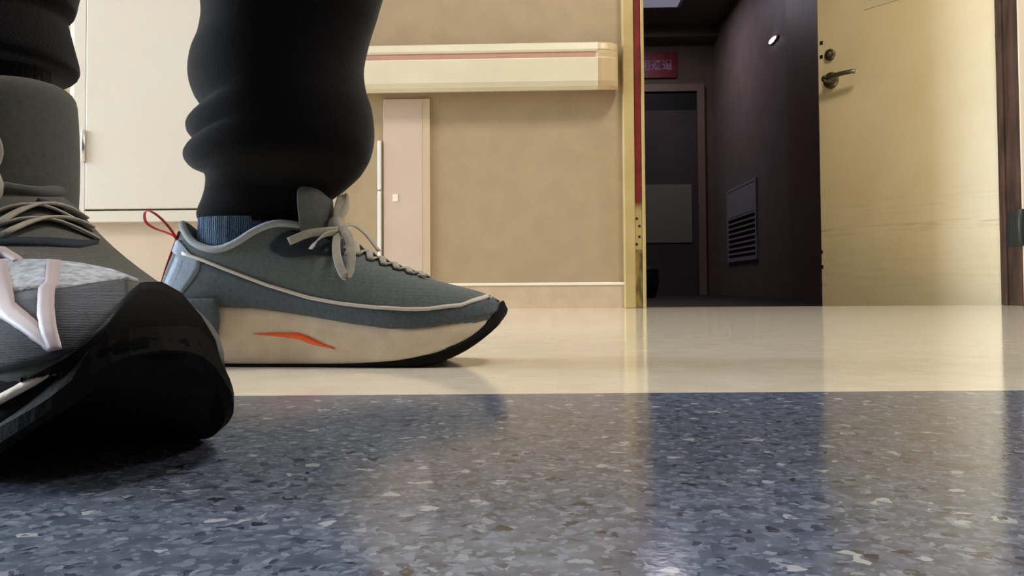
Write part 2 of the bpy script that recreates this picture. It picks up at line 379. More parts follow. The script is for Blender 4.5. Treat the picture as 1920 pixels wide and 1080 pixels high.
# handrail
D = .075; Yh = YW-D
zt = at(900, 83, Yh+.02).z; zg1 = at(900, 98, Yh).z; zg0 = at(900, 110, Yh).z; zbm = at(900, 170, Yh+.01).z
hx0 = at(590, 120, Yh).x; hx1 = at(1120, 120, Yh).x; hx2 = at(1160, 120, Yh+.02).x
hr = empty('handrail', ((hx0+hx2)/2, YW, zbm), 'cream plastic wall handrail with a brown groove line and tan end cap', 'handrail')
def railprof(x, s=1.0, g=0.0):
    zc_ = (zt+zbm)/2
    pr = [(0.012, zbm+.03), (.03, zbm+.004), (.055, zbm), (.068, zbm+.008), (.075, zbm+.022), (.075, zg0-.004), (.071, zg0), (.064+g, zg0+.002), (.064+g, zg1-.002), (.069, zg1), (.071, zg1+.005),
          (.066, zt-.006), (.054, zt), (.03, zt), (.016, zt-.008), (.012, zt-.03)]
    return [(x, YW-.004-max(d*s, .0), zc_+(z-zc_)*(.9+.1*s)) for d, z in pr]
v, f = loft([railprof(hx0), railprof(hx1-.004)])
obj('rail_body', v, f, M['rail'], hr)
v, f = boxvf(hx0, hx1-.006, YW-.004-.0655, YW-.004-.06, zg0+.002, zg1-.002)
obj('groove_strip', v, f, M['rail_strip'], hr)
v, f = loft([railprof(hx1-.004, 1.03), railprof(hx1+.002, 1.03)])
obj('cap_ring', v, f, M['rail'], hr)
n = 10
rings = [railprof(hx1+.002+(hx2-hx1-.002)*math.sin(math.pi/2*i/n), .18+.82*math.cos(math.pi/2*i/n)**.55 if i < n else .18, .006) for i in range(n+1)]
v, f = loft(rings); obj('end_cap', v, f, M['rail_cap'], hr, smooth=False, bevel=.001)
for x in (hx0+.15, hx1-.12):
    box('bracket', x-.02, x+.02, YW-.03, YW-.001, zbm+.03, zt-.03, M['rail'], hr)

# ------------------------------------------------------------------ doorway: jambs
YJ = YW-.035
def X(px, Y, py=300): return at(px, py, Y).x
zr = at(1196, 380, YJ).z
dj = empty('trim_5', ((JX0+OPX)/2, YW, 0)); dj['kind'] = 'structure'; dj['label'] = 'yellow door jamb with red seal strip beside the handrail end'
ja, jb, jc, jd = X(1169.5, YJ), X(1190, YJ), X(1203.5, YJ), X(1209.5, YJ)
box('casing', ja, jb, YJ, YW+WT, 0, 2.12, M['jamb'], dj, bevel=.003)
box('casing', jc, jd, YJ, YW+WT, 0, 2.12, M['jamb'], dj, bevel=.0015)
box('casing', jb, jc, YJ+.012, YW+WT, 0, 2.12, M['jamb'], dj)
box('seal_strip', jb+.001, jc-.001, YJ+.004, YJ+.012, zr, 2.12, M['seal'], dj, bevel=.002, label='red rubber seal')
z0, z1 = at(1197, 468, YJ).z, at(1197, 392, YJ).z
sp = box('strike_plate', jb+.001, jc-.001, YJ+.007, YJ+.012, z0, z1, M['jamb'], dj)
for (px, py) in ((1194, 410), (1199, 424), (1199, 444), (1194, 458)):
    p = at(px, py, YJ+.007); v, f = lathe((p.x, YJ+.0075, p.z), (0, -1, 0), [(-.002, .004), (.0012, .004), (.0015, .002)], 10)
    obj('hole', v, f, M['dark'], sp)
v, f = boxvf(jb+.0005, jc-.0005, YJ+.009, YJ+.012, 0.002, z0-.01)
obj('scuffed_edge', v, f, mat('scuffed_paint', lin((170, 146, 84)), .6, col2=lin((60, 56, 26)), nscale=26, stretch=(2, 2, .5)), dj)
# right jamb: the dark reveal faces the opening
box('casing', OPX, OPX+.07, YJ+.02, YW+WT, 0, 2.12, mat('pale_casing', lin((226, 212, 190)), .5), dj, bevel=.003)
box('reveal', OPX-.004, OPX, YW-.012, YW+.098, 0.0, 2.12, M['brown_seal'], dj)
box('seal_strip', OPX-.012, OPX-.004, YW+.055, YW+.075, 0.0, 2.12, M['brown_seal'], dj, bevel=.002)
box('casing', JX0, OPX+.07, YJ+.02, YW+WT, 2.06, 2.12, M['jamb'], dj)

# door leaf, opened into the room
th = math.radians(38)
hg = Vector((OPX-.008, YW+.095, 0)); e = Vector((-math.sin(th), math.cos(th), 0)); nrm = Vector((-math.cos(th), -math.sin(th), 0))
hg.x = X(1892, hg.y)
dF = ray(1536.5, 300); tt = (hg.y*dF.x/dF.y - hg.x)/(e.x - e.y*dF.x/dF.y); LW = tt
ZB = -.022
dl = empty('door_1', hg+Vector((0, 0, ZB))); dl['kind'] = 'structure'; dl['label'] = 'yellowish cream door leaf standing ajar into the dark room'
def leafmat():
    m = mat('door_paint', lin((229, 210, 164)), 0.36, 0.4, col2=lin((223, 202, 154)), nscale=5)
    nt = m.node_tree; b = nt.nodes['Principled BSDF']; src = b.inputs['Base Color'].links[0].from_socket
    geo = nt.nodes.new('ShaderNodeTexCoord'); sx = nt.nodes.new('ShaderNodeSeparateXYZ'); nt.links.new(geo.outputs['Object'], sx.inputs[0])
    def band(c, wd):
        s_ = nt.nodes.new('ShaderNodeMath'); s_.operation = 'SUBTRACT'; nt.links.new(sx.outputs[2], s_.inputs[0]); s_.inputs[1].default_value = c
        a_ = nt.nodes.new('ShaderNodeMath'); a_.operation = 'ABSOLUTE'; nt.links.new(s_.outputs[0], a_.inputs[0])
        r_ = nt.nodes.new('ShaderNodeMapRange'); r_.inputs[1].default_value = wd; r_.inputs[2].default_value = 0; nt.links.new(a_.outputs[0], r_.inputs[0]); return r_.outputs[0]
    mp = nt.nodes.new('ShaderNodeMapping'); mp.inputs['Scale'].default_value = (4, 4, 60); nt.links.new(geo.outputs['Object'], mp.inputs[0])
    nz = nt.nodes.new('ShaderNodeTexNoise'); nz.inputs['Scale'].default_value = 1.6; nz.inputs['Detail'].default_value = 4; nt.links.new(mp.outputs[0], nz.inputs['Vector'])
    rp = nt.nodes.new('ShaderNodeMapRange'); rp.inputs[1].default_value = .48; rp.inputs[2].default_value = .68; nt.links.new(nz.outputs[0], rp.inputs[0])
    cur = src
    for c, wd, st in ((.285, .02, .55), (.36, .06, .12), (.12, .12, .12)):
        mu = nt.nodes.new('ShaderNodeMath'); mu.operation = 'MULTIPLY'; nt.links.new(band(c, wd), mu.inputs[0]); nt.links.new(rp.outputs[0], mu.inputs[1])
        m2 = nt.nodes.new('ShaderNodeMath'); m2.operation = 'MULTIPLY'; nt.links.new(mu.outputs[0], m2.inputs[0]); m2.inputs[1].default_value = st
        mx = nt.nodes.new('ShaderNodeMix'); mx.data_type = 'RGBA'; nt.links.new(m2.outputs[0], mx.inputs[0]); nt.links.new(cur, mx.inputs[6]); mx.inputs[7].default_value = lin((120, 96, 62)); cur = mx.outputs[2]
    nt.links.new(cur, b.inputs['Base Color'])
    return m
obox('leaf', hg+Vector((0, 0, ZB)), e*LW, -nrm*.045, Vector((0, 0, 2.07)), leafmat(), dl, bevel=.003)
def onleaf(px, py):
    d = ray(px, py); return CAM + d*((hg-CAM).dot(nrm)/d.dot(nrm))
p = onleaf(1557, 103)
v, f = lathe(p, nrm, [(0, .022), (.006, .022), (.010, .019), (.011, .010), (.018, .009), (.019, .004)], 22); obj('deadbolt', v, f, M['steel'], dl, smooth=False)
p = onleaf(1559, 151)
v, f = lathe(p, nrm, [(0, .031), (.006, .031), (.012, .027), (.014, .014), (.030, .012), (.048, .012), (.052, .006)], 24); hnd = obj('lever_handle', v, f, M['steel'], dl)
pts = [p+nrm*.042, p+nrm*.046-e*.02, p+nrm*.046-e*.06+Vector((0, 0, .004)), p+nrm*.044-e*.105+Vector((0, 0, .004)), p+nrm*.038-e*.118+Vector((0, 0, .002))]
v, f = tubevf(catmull(pts, 16), lambda t: .0095-.002*t, 10); obj('lever', v, f, M['steel'], hnd, smooth=True)
for (px, py) in ((1541, 80), (1541, 106), (1541, 472), (1542, 500), (1540, 534)):
    p = onleaf(px, py); obox('edge_chip', p-e*.004+Vector((0, 0, -.008)), e*.012, nrm*.0012, Vector((0, 0, .014)), M['dark'], dl)
p = onleaf(1619, 19)
obox('notice', p, -e*.26, nrm*.002, Vector((0, 0, .3)), M['paper'], dl, label='paper notice stuck on the door leaf')
p2 = onleaf(1632, 1); obox('mark', p2, -e*.03, nrm*.0028, Vector((0, 0, .012)), M['ink'], bpy.data.objects['notice'])
for py0, py1, px in ((395, 462, 1906), (-700, -630, 1890)):
    a_, b_ = at(px, py0, YW+.03), at(px, py1, YW+.03)
    hh = box('hinge', OPX-.007, OPX-.003, YW-.03, YW+.08, b_.z, a_.z, M['hinge'], dl)
    v, f = lathe((OPX-.010, YW-.02, b_.z), (0, 0, 1), [(0, .006), (.003, .009), (a_.z-b_.z-.003, .009), (a_.z-b_.z, .006)], 12); obj('knuckle', v, f, M['hinge'], hh, smooth=True)
p = onleaf(1880, 66); v, f = lathe(p, nrm, [(0, .02), (.014, .018), (.022, .012), (.024, .004)], 16); obj('door_stop', v, f, M['steel'], dl)

# ------------------------------------------------------------------ dark room behind the doorway
ZF = -.03; ZR = 2.5; XW = (ZR-H)/1.45; YB = (ZR-H)*F/470.0
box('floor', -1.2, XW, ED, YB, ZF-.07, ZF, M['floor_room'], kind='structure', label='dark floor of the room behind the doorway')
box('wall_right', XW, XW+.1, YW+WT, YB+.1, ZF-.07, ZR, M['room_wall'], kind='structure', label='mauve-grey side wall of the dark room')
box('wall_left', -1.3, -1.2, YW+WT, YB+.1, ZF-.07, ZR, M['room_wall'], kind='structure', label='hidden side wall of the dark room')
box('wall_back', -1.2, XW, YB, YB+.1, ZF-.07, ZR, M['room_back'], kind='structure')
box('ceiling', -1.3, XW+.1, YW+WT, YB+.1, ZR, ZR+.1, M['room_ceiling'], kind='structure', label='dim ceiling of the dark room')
# soffit along the back
box('trim_3', -1.2, XW, YB-.25, YB, ZR-.1, ZR, M['room_ceiling'], kind='structure')
YBk = YB-.03
dx1 = at(1308, 300, YBk).x; dxl = dx1-1.0; dz = at(1250, 172, YBk).z
bd = empty('door_2', ((dxl+dx1)/2, YB, ZF)); bd['kind'] = 'structure'; bd['label'] = 'dark door with a pale lower pane at the back of the dark room'
box('frame', dx1, dx1+.07, YB-.05, YB, ZF, dz+.07, M['room_trim'], bd); box('frame', dxl-.07, dxl, YB-.05, YB, ZF, dz+.07, M['room_trim'], bd)
box('frame', dxl, dx1, YB-.05, YB, dz, dz+.07, M['room_trim'], bd)
zx = at(1250, 207, YBk).z
box('transom', dxl, dx1, YB-.02, YB, zx, dz, M['black'], bd)
box('leaf', dxl, dx1-.002, YB-.03, YB, ZF, zx, M['room_door'], bd)
za, zb2 = at(1250, 455, YBk).z, at(1250, 346, YBk).z
box('pane', dxl+.1, at(1297, 400, YBk).x, YB-.04, YB-.03, za, zb2, M['room_glass'], bd)
# red sign over it
sg0, sg1 = at(1200, 146, YBk), at(1269, 98, YBk)
sxl = sg1.x-.50
sgn = empty('wall_sign', ((sxl+sg1.x)/2, YB, sg0.z), 'red sign with white Chinese characters above the back door', 'sign')
box('board', sxl, sg1.x, YB-.03, YB, sg0.z, sg1.z, M['sign_red'], sgn)
cu = bpy.data.curves.new('lettering', 'FONT'); cu.body = '专用通道'; cu.size = .105; cu.align_x = 'RIGHT'; cu.extrude = .001; cu.offset = .0015
to = bpy.data.objects.new('lettering_curve', cu); COL.objects.link(to); bpy.context.view_layer.update()
me = bpy.data.meshes.new_from_object(to.evaluated_get(bpy.context.evaluated_depsgraph_get())); bpy.data.objects.remove(to)
me.name = 'lettering'; me.materials.clear(); me.materials.append(M['sign_white'])
lo = bpy.data.objects.new('lettering', me); COL.objects.link(lo); lo.parent = sgn
xs = [q.co.x for q in me.vertices]; ys = [q.co.y for q in me.vertices]
lo.rotation_euler = (math.pi/2, 0, 0)
lo.location = Vector((at(1261, 120, YBk).x-max(xs), YB-.032, (sg0.z+sg1.z)/2-(max(ys)+min(ys))/2)) - Vector(sgn.location)
# black bin by the back door
pb = at(1212, 560, 6.2); bx = at(1236, 530, 6.2).x-.13
bt = empty('waste_bin', (bx, 6.2, ZF), 'black round waste bin standing by the back door', 'bin')
zt2 = at(1220, 497, 6.2).z
v, f = lathe((bx, 6.2, ZF), (0, 0, 1), [(0, .09), (.01, .105), (zt2*.55, .13), (zt2-ZF-.06, .125), (zt2-ZF-.05, .12)], 24); obj('body', v, f, M['black'], bt, smooth=True)
v, f = lathe((bx, 6.2, zt2-.05), (0, 0, 1), [(0, .128), (.015, .128), (.035, .10), (.045, .05), (.047, .0)], 24); obj('lid', v, f, M['black'], bt, smooth=True)
# grille on the side wall
def onside(px, py):
    d = ray(px, py); return CAM + d*(XW/d.x)
g00, g11, gm_ = onside(1367, 491), onside(1420, 332), onside(1420, 392)
ya, yb_ = g11.y, g00.y; gz0, gz1, gzm = onside(1420, 486).z, g11.z, gm_.z
gr = empty('vent_grille', (XW, (ya+yb_)/2, gz0), 'white vent grille with dark slats on the side wall of the dark room', 'vent')
fr = .035
box('frame', XW-.015, XW, ya, ya+fr, gz0, gz1, M['grille'], gr); box('frame', XW-.015, XW, yb_-fr, yb_, gz0, gz1, M['grille'], gr)
box('frame', XW-.015, XW, ya+fr, yb_-fr, gz0, gz0+fr, M['grille'], gr); box('frame', XW-.015, XW, ya+fr, yb_-fr, gz1-.02, gz1, M['grille'], gr)
box('blank_panel', XW-.012, XW, ya+fr, yb_-fr, gzm, gz1-.02, M['grille'], gr)
box('backing', XW-.003, XW, ya+fr, yb_-fr, gz0+fr, gzm, M['dark'], gr)
ns = 8; hgt = (gzm-gz0-fr)/ns
for i in range(ns):
    z = gz0+fr+hgt*i
    obox('slat', (XW-.003, ya+fr, z+hgt*.62), (-.012, 0, -hgt*.1), (0, yb_-ya-2*fr, 0), (0, 0, hgt*.32), M['grille'], gr)
# corner post on the side wall; bright spot built as a glowing oval
yp0, yp1 = onside(1536, 300).y-.8, onside(1493, 300).y
box('trim_4', XW-.05, XW, yp0, yp1, ZF, ZR, mat('post_brown', lin((150, 124, 112)), .5), kind='structure', label='brownish post along the side wall of the dark room')
p = onside(1453, 75); wl = empty('glow_spot', (XW, p.y, p.z), 'small glowing oval spot on the side wall of the dark room', 'wall lamp')
v, f = lathe((XW, p.y, p.z), (-1, 0, 0), [(0, .055), (.012, .055), (.015, .048)], 20)
v = [Vector((a.x, p.y+(a.y-p.y)*1.9, p.z+(a.z-p.z)*.34)) for a in map(Vector, v)]; obj('spot_base', v, f, M['grille'], wl)
v, f = lathe((XW-.012, p.y, p.z), (-1, 0, 0), [(0, .045), (.012, .04), (.018, .025), (.02, .0)], 20)
v = [Vector((a.x, p.y+(a.y-p.y)*1.9, p.z+(a.z-p.z)*.34)) for a in map(Vector, v)]; obj('diffuser', v, f, emis('spot_glow', (.88, .86, 1, 1), 2.2), wl, smooth=True)  # glowing oval of the bright spot
# ceiling panel lamp in the room
def onceil(px, py, z):
    d = ray(px, py); return CAM + d*((z-H)/d.z)
c0 = onceil(1275, 14, ZR-.02)
cl = empty('ceiling_light', (c0.x-.3, c0.y-.3, ZR), 'dim bluish panel light on the ceiling of the dark room', 'ceiling light')
box('frame', c0.x-.62, c0.x, c0.y-.62, c0.y, ZR-.02, ZR, M['grille'], cl)
box('diffuser', c0.x-.59, c0.x-.03, c0.y-.59, c0.y-.03, ZR-.026, ZR-.02, emis('room_diffuser', (.55, .5, .68, 1), .28), cl)
area('room_light', (c0.x-.31, c0.y-.31, ZR-.04), (0, 0, 0), .5, .5, 6.5, (.92, .84, .95))

# ------------------------------------------------------------------ the person: trousers, socks, shoes
YS = H*F/153.0 + .048                                    # depth of the far shoe's centre line
YF = YS - .046                                           # its near side
person = empty('person', (-.27, .58, 0), 'person standing in black gathered trousers, blue sock and grey running shoes', 'person')
X0 = at(292, 560, YS).x
def lc(px, py, Y=None):                                  # pixel on the far shoe -> shoe coordinates
    p = at(px, py, Y if Y else YS); return (p.x-X0, p.z)
def tab(pts, Y=None): return [lc(px, py, Y) for px, py in pts]
LEN = lc(953, 590)[0]
half = [(0, 0), (.012, .013), (.03, .0215), (.07, .030), (.15, .0365), (.3, .037), (.45, .040), (.6, .046), (.72, .050), (.82, .0475), (.9, .0405), (.95, .0315), (.975, .0235), (.99, .0145), (.997, .007), (1, 0)]
midtop = tab([(292, 574), (412, 576), (480, 579), (560, 590), (640, 604), (720, 615), (780, 616), (860, 604), (920, 590), (945, 583)], YF)
midbot = tab([(292, 672), (330, 683), (440, 685), (640, 683), (740, 677), (800, 668), (850, 652), (900, 628), (935, 600), (952, 582)], YF)
outbot = [(0, .012), (.018, .003), (.04, 0)] + [(x, max(z, 0)) for x, z in tab([(760, 688), (800, 687), (830, 679), (880, 656), (925, 622), (953, 588)], YF)]
collar = tab([(343, 420), (350, 428), (372, 452), (400, 466), (430, 470), (462, 460), (500, 437), (530, 425), (556, 424), (590, 430), (620, 437), (640, 442)])

NU = 44
us = [i/NU for i in range(NU+1)]
def plan(u, k=1.0):
    x = LEN*(1-math.cos(math.pi*u))/2
    return x, sinterp(half, x/LEN)*k*LEN/.32
def ring(fn):                                            # near side heel->toe, then far side toe->heel
    r = [fn(u, -1) for u in us]; r += [fn(u, 1) for u in reversed(us[1:-1])]
    return r
def shoe(place, mats, pname, plabel, parent, tdz=0, oneside=False, nlace=6):
    P = lambda p: place(Vector(p))
    xt0, xt1 = collar[0][0], collar[-1][0]
    def T(u, s):
        x = xt0 + (xt1-xt0)*(1-math.cos(math.pi*u))/2
        z = sinterp(collar, x); q = (x-xt0)/(xt1-xt0)
        y = .031*math.sin(math.pi*q)**.55 if 0 < q < 1 else 0
        return Vector((x, s*y, z))
    def B(u, s):
        x, y = plan(u, .95); x = .004 + x*(LEN-.0065)/LEN
        return Vector((x, s*y, sinterp(midtop, x)-.004))
    def U(u, s, k):
        b, t = B(u, s), T(u, s); wt = sstep(.55, 1, u); wh = 1-sstep(0, .12, u)
        c1 = Vector((b.x + wt*.003 - wh*.0, b.y*mix(1.08, 1.02, wt), b.z + (t.z-b.z)*mix(.36, .42, wt)))
        c2 = Vector((mix(b.x, t.x, mix(.75, .54, wt)), mix(t.y*1.06, b.y*.62, wt), b.z + (t.z-b.z)*mix(.72, .24, wt)))
        # a pinched heel just under the collar
        a = 1-k; p = b*a**3 + c1*3*a*a*k + c2*3*a*k*k + t*k**3
        return p
    K = 18
    rings = [ring(lambda u, s, k=k: P(U(u, s, k/K))) for k in range(K+1)]
    def lining(u, s, d, inn):
        t = T(u, s); c = Vector(((xt0+xt1)/2, 0, t.z)); q = t + (c-t)*inn; q.z = t.z - d
        return P(q)
    rings += [ring(lambda u, s: lining(u, s, -.001, .06)), ring(lambda u, s: lining(u, s, .006, .12)), ring(lambda u, s: lining(u, s, .03, .12)), ring(lambda u, s: lining(u, s, .05, .16))]
    v, f = loft(rings, cap0=True, cap1=True)
    up = obj(pname, v, f, mats['upper'], parent, smooth=True); up['label'] = plabel
    nf = 2*NU
    up.data.materials.append(mats['lining'])
    for i, pl in enumerate(up.data.polygons):
        if K*nf <= i < (K+4)*nf or i > (K+4)*nf: pl.material_index = 1
    # collar rim
    rp = ring(lambda u, s: P(T(u, s)))
    pr = []
    n = len(rp)
    for i in range(n):
        t = (rp[(i+1) % n]-rp[i-1]).normalized(); up_ = Vector((0, 0, 1)); a = t.cross(up_).normalized(); b = a.cross(t)
        pr.append([rp[i] + (a*math.cos(2*math.pi*k/8) + b*math.sin(2*math.pi*k/8))*.0034 for k in range(8)])
    v, f = loft(pr+[pr[0]], False, False); obj('collar_rim', v, f, mats['collar'], up, smooth=True)
    # midsole: four rings with a slightly flared side
    def ms_(u, s, k):
        x, y = plan(u, mix(1.0, .97, k)); x2 = mix(x*(LEN-.004)/LEN, .003 + x*(LEN-.010)/LEN, k)
        zb_ = sinterp(midbot, x); zt_ = sinterp(midtop, x2); zb_ = min(zb_, zt_-.0008)
        bul = 1+.035*math.sin(math.pi*k)
        return P((x2, s*y*bul, mix(zb_, zt_, k)))
    rg = [ring(lambda u, s, k=k/6: ms_(u, s, k)) for k in range(7)]
    v, f = loft(rg); mid = obj('midsole', v, f, mats['midsole'], up, smooth=True)
    def os_(u, s, k):
        x, y = plan(u, 1.015 if k > 0 else .95); xx = x*1.008-.001
        zb_ = sinterp(outbot, x); zt_ = max(sinterp(midbot, x)+.0006, zb_+.0025); zt_ = mix(zt_, lc(944, 564)[1], sstep(LEN-.012, LEN-.0015, x))
        return P((xx-.0055*k*sstep(LEN-.012, LEN-.0015, x) if k > 0 else mix(xx, LEN*.5, .02), s*y, mix(zb_, zt_, k)))
    rg = [ring(lambda u, s, k=k: os_(u, s, k)) for k in (0, .35, 1)]
    v, f = loft(rg); out = obj('outsole', v, f, mats['outsole'], up, smooth=False)
    # tongue: a padded arc rising from the throat
    tp = [(606, 476), (604, 456), (600, 425), (597, 400), (595, 378), (594, 364), (593, 355), (592, 350)]
    tw = [.027, .029, .030, .030, .0295, .029, .025, .015]; xsq = [1, 1, 1, 1, 1, .97, .82, .5]
    rg = []
    for (px_, py_), wd, q_ in zip(tp, tw, xsq):
        x, z = lc(px_, py_ - tdz*max(0, min(1, (456-py_)/60))); r = []
        for side, th_ in ((1, 0), (-1, .007)):
            for i in range(13):
                a = (-1+2*i/12)*side
                r.append(P((x + .001 + (.013 - .022*a*a - th_*.6)*q_, wd*math.sin(a*1.25)/math.sin(1.25), z)))
        rg.append(r)
    v, f = loft(rg); tg = obj('tongue', v, f, mats['tongue'], up, smooth=True, subsurf=1)
    # laces
    def lace(name, pts, wd, th_, side, n=26):
        v, f = ribbonvf([P(q) for q in catmull(pts, n)], lambda t: place(Vector(side(t)))-place(Vector((0, 0, 0))), wd, th_)
        return obj(name, v, f, mats['lace'], up, smooth=True)
    def L3(px, py, y):
        x, z = lc(px, py, YS+y)
        return Vector((x-.004, -abs(y)-.012, z-.006)) if oneside else Vector((x, y, z))
    vert = lambda t: (.75, 0, .66)
    lace('lace_bow', [L3(634, 432, -.018), L3(630, 460, -.034), L3(634, 490, -.045), L3(646, 517, -.049), L3(656, 508, -.047), L3(659, 475, -.040), L3(655, 445, -.028), L3(640, 425, -.018)], .0075, .0014, lambda t: (1, 0, .1) if t < .45 or t > .6 else (.8, .2, .5), 40)
    lace('lace_end', [L3(632, 432, -.020), L3(605, 434, -.032), L3(575, 439, -.040), L3(541, 453, -.043)], .0070, .0014, lambda t: (.2, 0, 1), 18)
    lace('lace_end', [L3(632, 436, -.020), L3(610, 440, -.034), L3(594, 452, -.042), L3(582, 467, -.045)], .0068, .0014, lambda t: (.7, 0, .7), 18)
    lace('lace_bow', [L3(626, 425, -.012), L3(632, 392, -.004), L3(641, 371, .010), L3(650, 372, .022), L3(650, 386, .022), L3(640, 400, .008), L3(628, 415, -.008)], .0085, .0013, lambda t: (.25, 1, .3), 30)
    lace('lace_end', [L3(636, 428, -.006), L3(660, 421, .010), L3(684, 437, .020), L3(711, 471, .020)], .0060, .0016, lambda t: (.1, 1, .35), 22)
    lace('lace_end', [L3(640, 428, -.018), L3(650, 445, -.03), L3(655, 465, -.036), L3(650, 478, -.04)], .0060, .0014, lambda t: (1, 0, .2), 16)
    kc = L3(630, 426, -.010)
    v, f = lathe((0, 0, 0), (0, 1, 0), [(-.010, .003), (-.008, .007), (0, .0085), (.008, .007), (.010, .003)], 12)
    obj('lace_knot', [P(Vector((a.x*.8, a.y, a.z*1.3))+kc) for a in map(Vector, v)], f, mats['lace'], up, smooth=True)
    # cross lacing down the instep, laid on the upper
    bv = BVHTree.FromPolygons([Vector(q.co) for q in up.data.vertices], [tuple(q.vertices) for q in up.data.polygons])
    org = wloc(up); dn = place(Vector((0, 0, -1)))-place(Vector((0, 0, 0)))
    for i in range(nlace):
        xa = lc(655+24*i, 500)[0]; xb_ = lc(655+24*(i+1), 500)[0]; hw = .021-.0010*i
        for (y0, y1) in ((-hw, hw), (hw, -hw)):
            pts = []
            for j in range(11):
                t = j/10; q = P((mix(xa, xb_, t), mix(y0, y1, t), .2)) - org
                h_ = bv.ray_cast(q, dn)[0]
                if h_: pts.append(h_+org+Vector((0, 0, .0016 + .001*math.sin(math.pi*t) + (.001 if y0 > 0 else 0))))
            if len(pts) > 4:
                v, f = ribbonvf(pts, lambda t: place(Vector((1, .5 if y0 > 0 else -.5, 0)))-place(Vector((0, 0, 0))), .006, .0014)
                obj('cross_lace', v, f, mats['lace'], up, smooth=True)
    return up, mid, out, P, U

def bvh_of(o):
    m = Matrix.Translation(wloc(o))
    return BVHTree.FromPolygons([m @ q.co for q in o.data.vertices], [tuple(q.vertices) for q in o.data.polygons])
def resample(pl, n):
    d = [0]
    for a, b in zip(pl, pl[1:]): d.append(d[-1]+math.hypot(b[0]-a[0], b[1]-a[1]))
    out = []
    for i in range(n):
        t = d[-1]*i/(n-1)
        out.append((interp(list(zip(d, [p[0] for p in pl])), t), interp(list(zip(d, [p[1] for p in pl])), t)))
    return out
def strip(name, top, bot, tree, m, parent, off=.0012, nu=40, nv=4, smooth=True, label=None):
    """a thin panel lying on a surface, its outline given by two edges"""
    A, Bq = resample(top, nu), resample(bot, nu); hi, lo_ = [], []; last = None
    for i in range(nu):
        for j in range(nv+1):
            t = j/nv; px, py = mix(A[i][0], Bq[i][0], t), mix(A[i][1], Bq[i][1], t)
            d = ray(px, py).normalized(); h_, nn, ix, ds = tree.ray_cast(CAM, d)
            if h_ is None:
                h_, nn, ix, ds2 = tree.find_nearest(CAM + d*(last or .7)); ds = last or .7
            if nn.dot(d) > 0: nn = -nn
            last = ds; hi.append(h_+nn*off); lo_.append(h_-nn*.002)
    n = nv+1; f = []; N = len(hi)
    for i in range(nu-1):
        for j in range(nv):
            a = i*n+j; f.append((a, a+1, a+n+1, a+n)); f.append((N+a, N+a+n, N+a+n+1, N+a+1))
    edge = [i*n for i in range(nu)] + [(nu-1)*n+j for j in range(1, n)] + [i*n+nv for i in range(nu-2, -1, -1)] + [j for j in range(nv-1, 0, -1)]
    for a, b in zip(edge, edge[1:]+edge[:1]): f.append((a, b, N+b, N+a))
    o = obj(name, hi+lo_, f, m, parent, smooth=smooth)
    if label: o['label'] = label
    return o

# ---- far shoe
farm = dict(upper=M['upper'], lining=M['lining'], collar=M['collar'], midsole=M['midsole'], outsole=M['outsole'], tongue=M['tongue'], lace=M['lace'])
up1, mid1, out1, P1, U1 = shoe(lambda p: Vector((X0+p.x, YS+p.y, p.z)), farm, 'running_shoe', 'grey knit running shoe with thick cream midsole and orange wedge', person)
tu = bvh_of(up1); tm = bvh_of(mid1)
pipe = [(343, 476), (380, 488), (420, 504), (500, 534), (580, 558), (640, 569), (700, 576), (760, 580), (800, 580), (840, 575), (865, 573), (880, 567), (905, 560), (922, 554)]
strip('mudguard', [(318, 500), (343, 482), (420, 509), (500, 538), (580, 562), (700, 580), (780, 584), (840, 579), (880, 571), (925, 556), (944, 566)],
      [(300, 560), (410, 574), (480, 577), (560, 589), (640, 603), (720, 615), (780, 615), (860, 603), (920, 589), (944, 582)], tu, M['mudguard'], up1, .0010, 60, 6)
strip('heel_daylight', [(334, 446), (328, 464), (317, 490), (306, 518), (298, 545)], [(356, 476), (376, 488), (376, 505), (360, 530), (338, 556)], tu, M['heel_daylight'], up1, .0014, 20, 6, label='daylight on the heel, painted pale blue-grey')  # daylight on the heel, laid on as a pale strip
strip('piping', [(x, y-3) for x, y in pipe], [(x, y+3.5) for x, y in pipe], tu, M['piping'], up1, .0020, 60, 2)
strip('eyestay_panel', [(503, 462), (525, 440), (548, 432), (580, 440), (620, 446), (655, 452), (684, 470)], [(508, 472), (530, 482), (560, 482), (590, 478), (620, 480), (655, 478), (684, 474)], tu, M['navy'], up1, .0012, 30, 4, label='dark navy panel below the laces')
strip('orange_wedge', [(476, 626), (520, 624), (560, 624), (580, 631), (600, 642), (628, 653)], [(476, 627), (520, 631), (560, 636), (580, 644), (600, 649), (628, 655)], tm, M['orange'], up1, .0010, 30, 2, label='orange wedge on the midsole')
xh = lc(411, 600, YF)[0]; uh = math.acos(1-2*xh/LEN)/math.pi
def hc(u, s_, k):
    x, y = plan(u, 1.075); z0_ = lc(400, 640, YF)[1]; z1_ = lc(400, 560, YF)[1]
    xx = -.003 + x*(1.0 if u > 0.02 else 1.0) + (.004*k if k < .5 else .004*(1-k)+.0*k)*(1 if x > xh*.9 else 0)
    return P1((xx, s_*(y+.0012)*(1-.06*max(0, k-.75)*4), mix(z0_, z1_, k)))
hr_ = [[hc(uh*(1-i/24), -1, k/8) for i in range(25)] + [hc(uh*i/24, 1, k/8) for i in range(1, 25)] for k in range(9)]
v, f = loft(hr_, False, False, closed=False); obj('heel_counter', v, f, M['mudguard'], up1, smooth=True, solid=.002)
def heelline(t): return P1(U1(0, 1, t))+Vector((-.0008, 0, 0))
pts = [heelline(.05+.85*i/14) for i in range(15)]
v, f = ribbonvf(pts, lambda t: (0, 1, 0), .008, .0014); obj('heel_tape', v, f, M['red_loop'], up1)
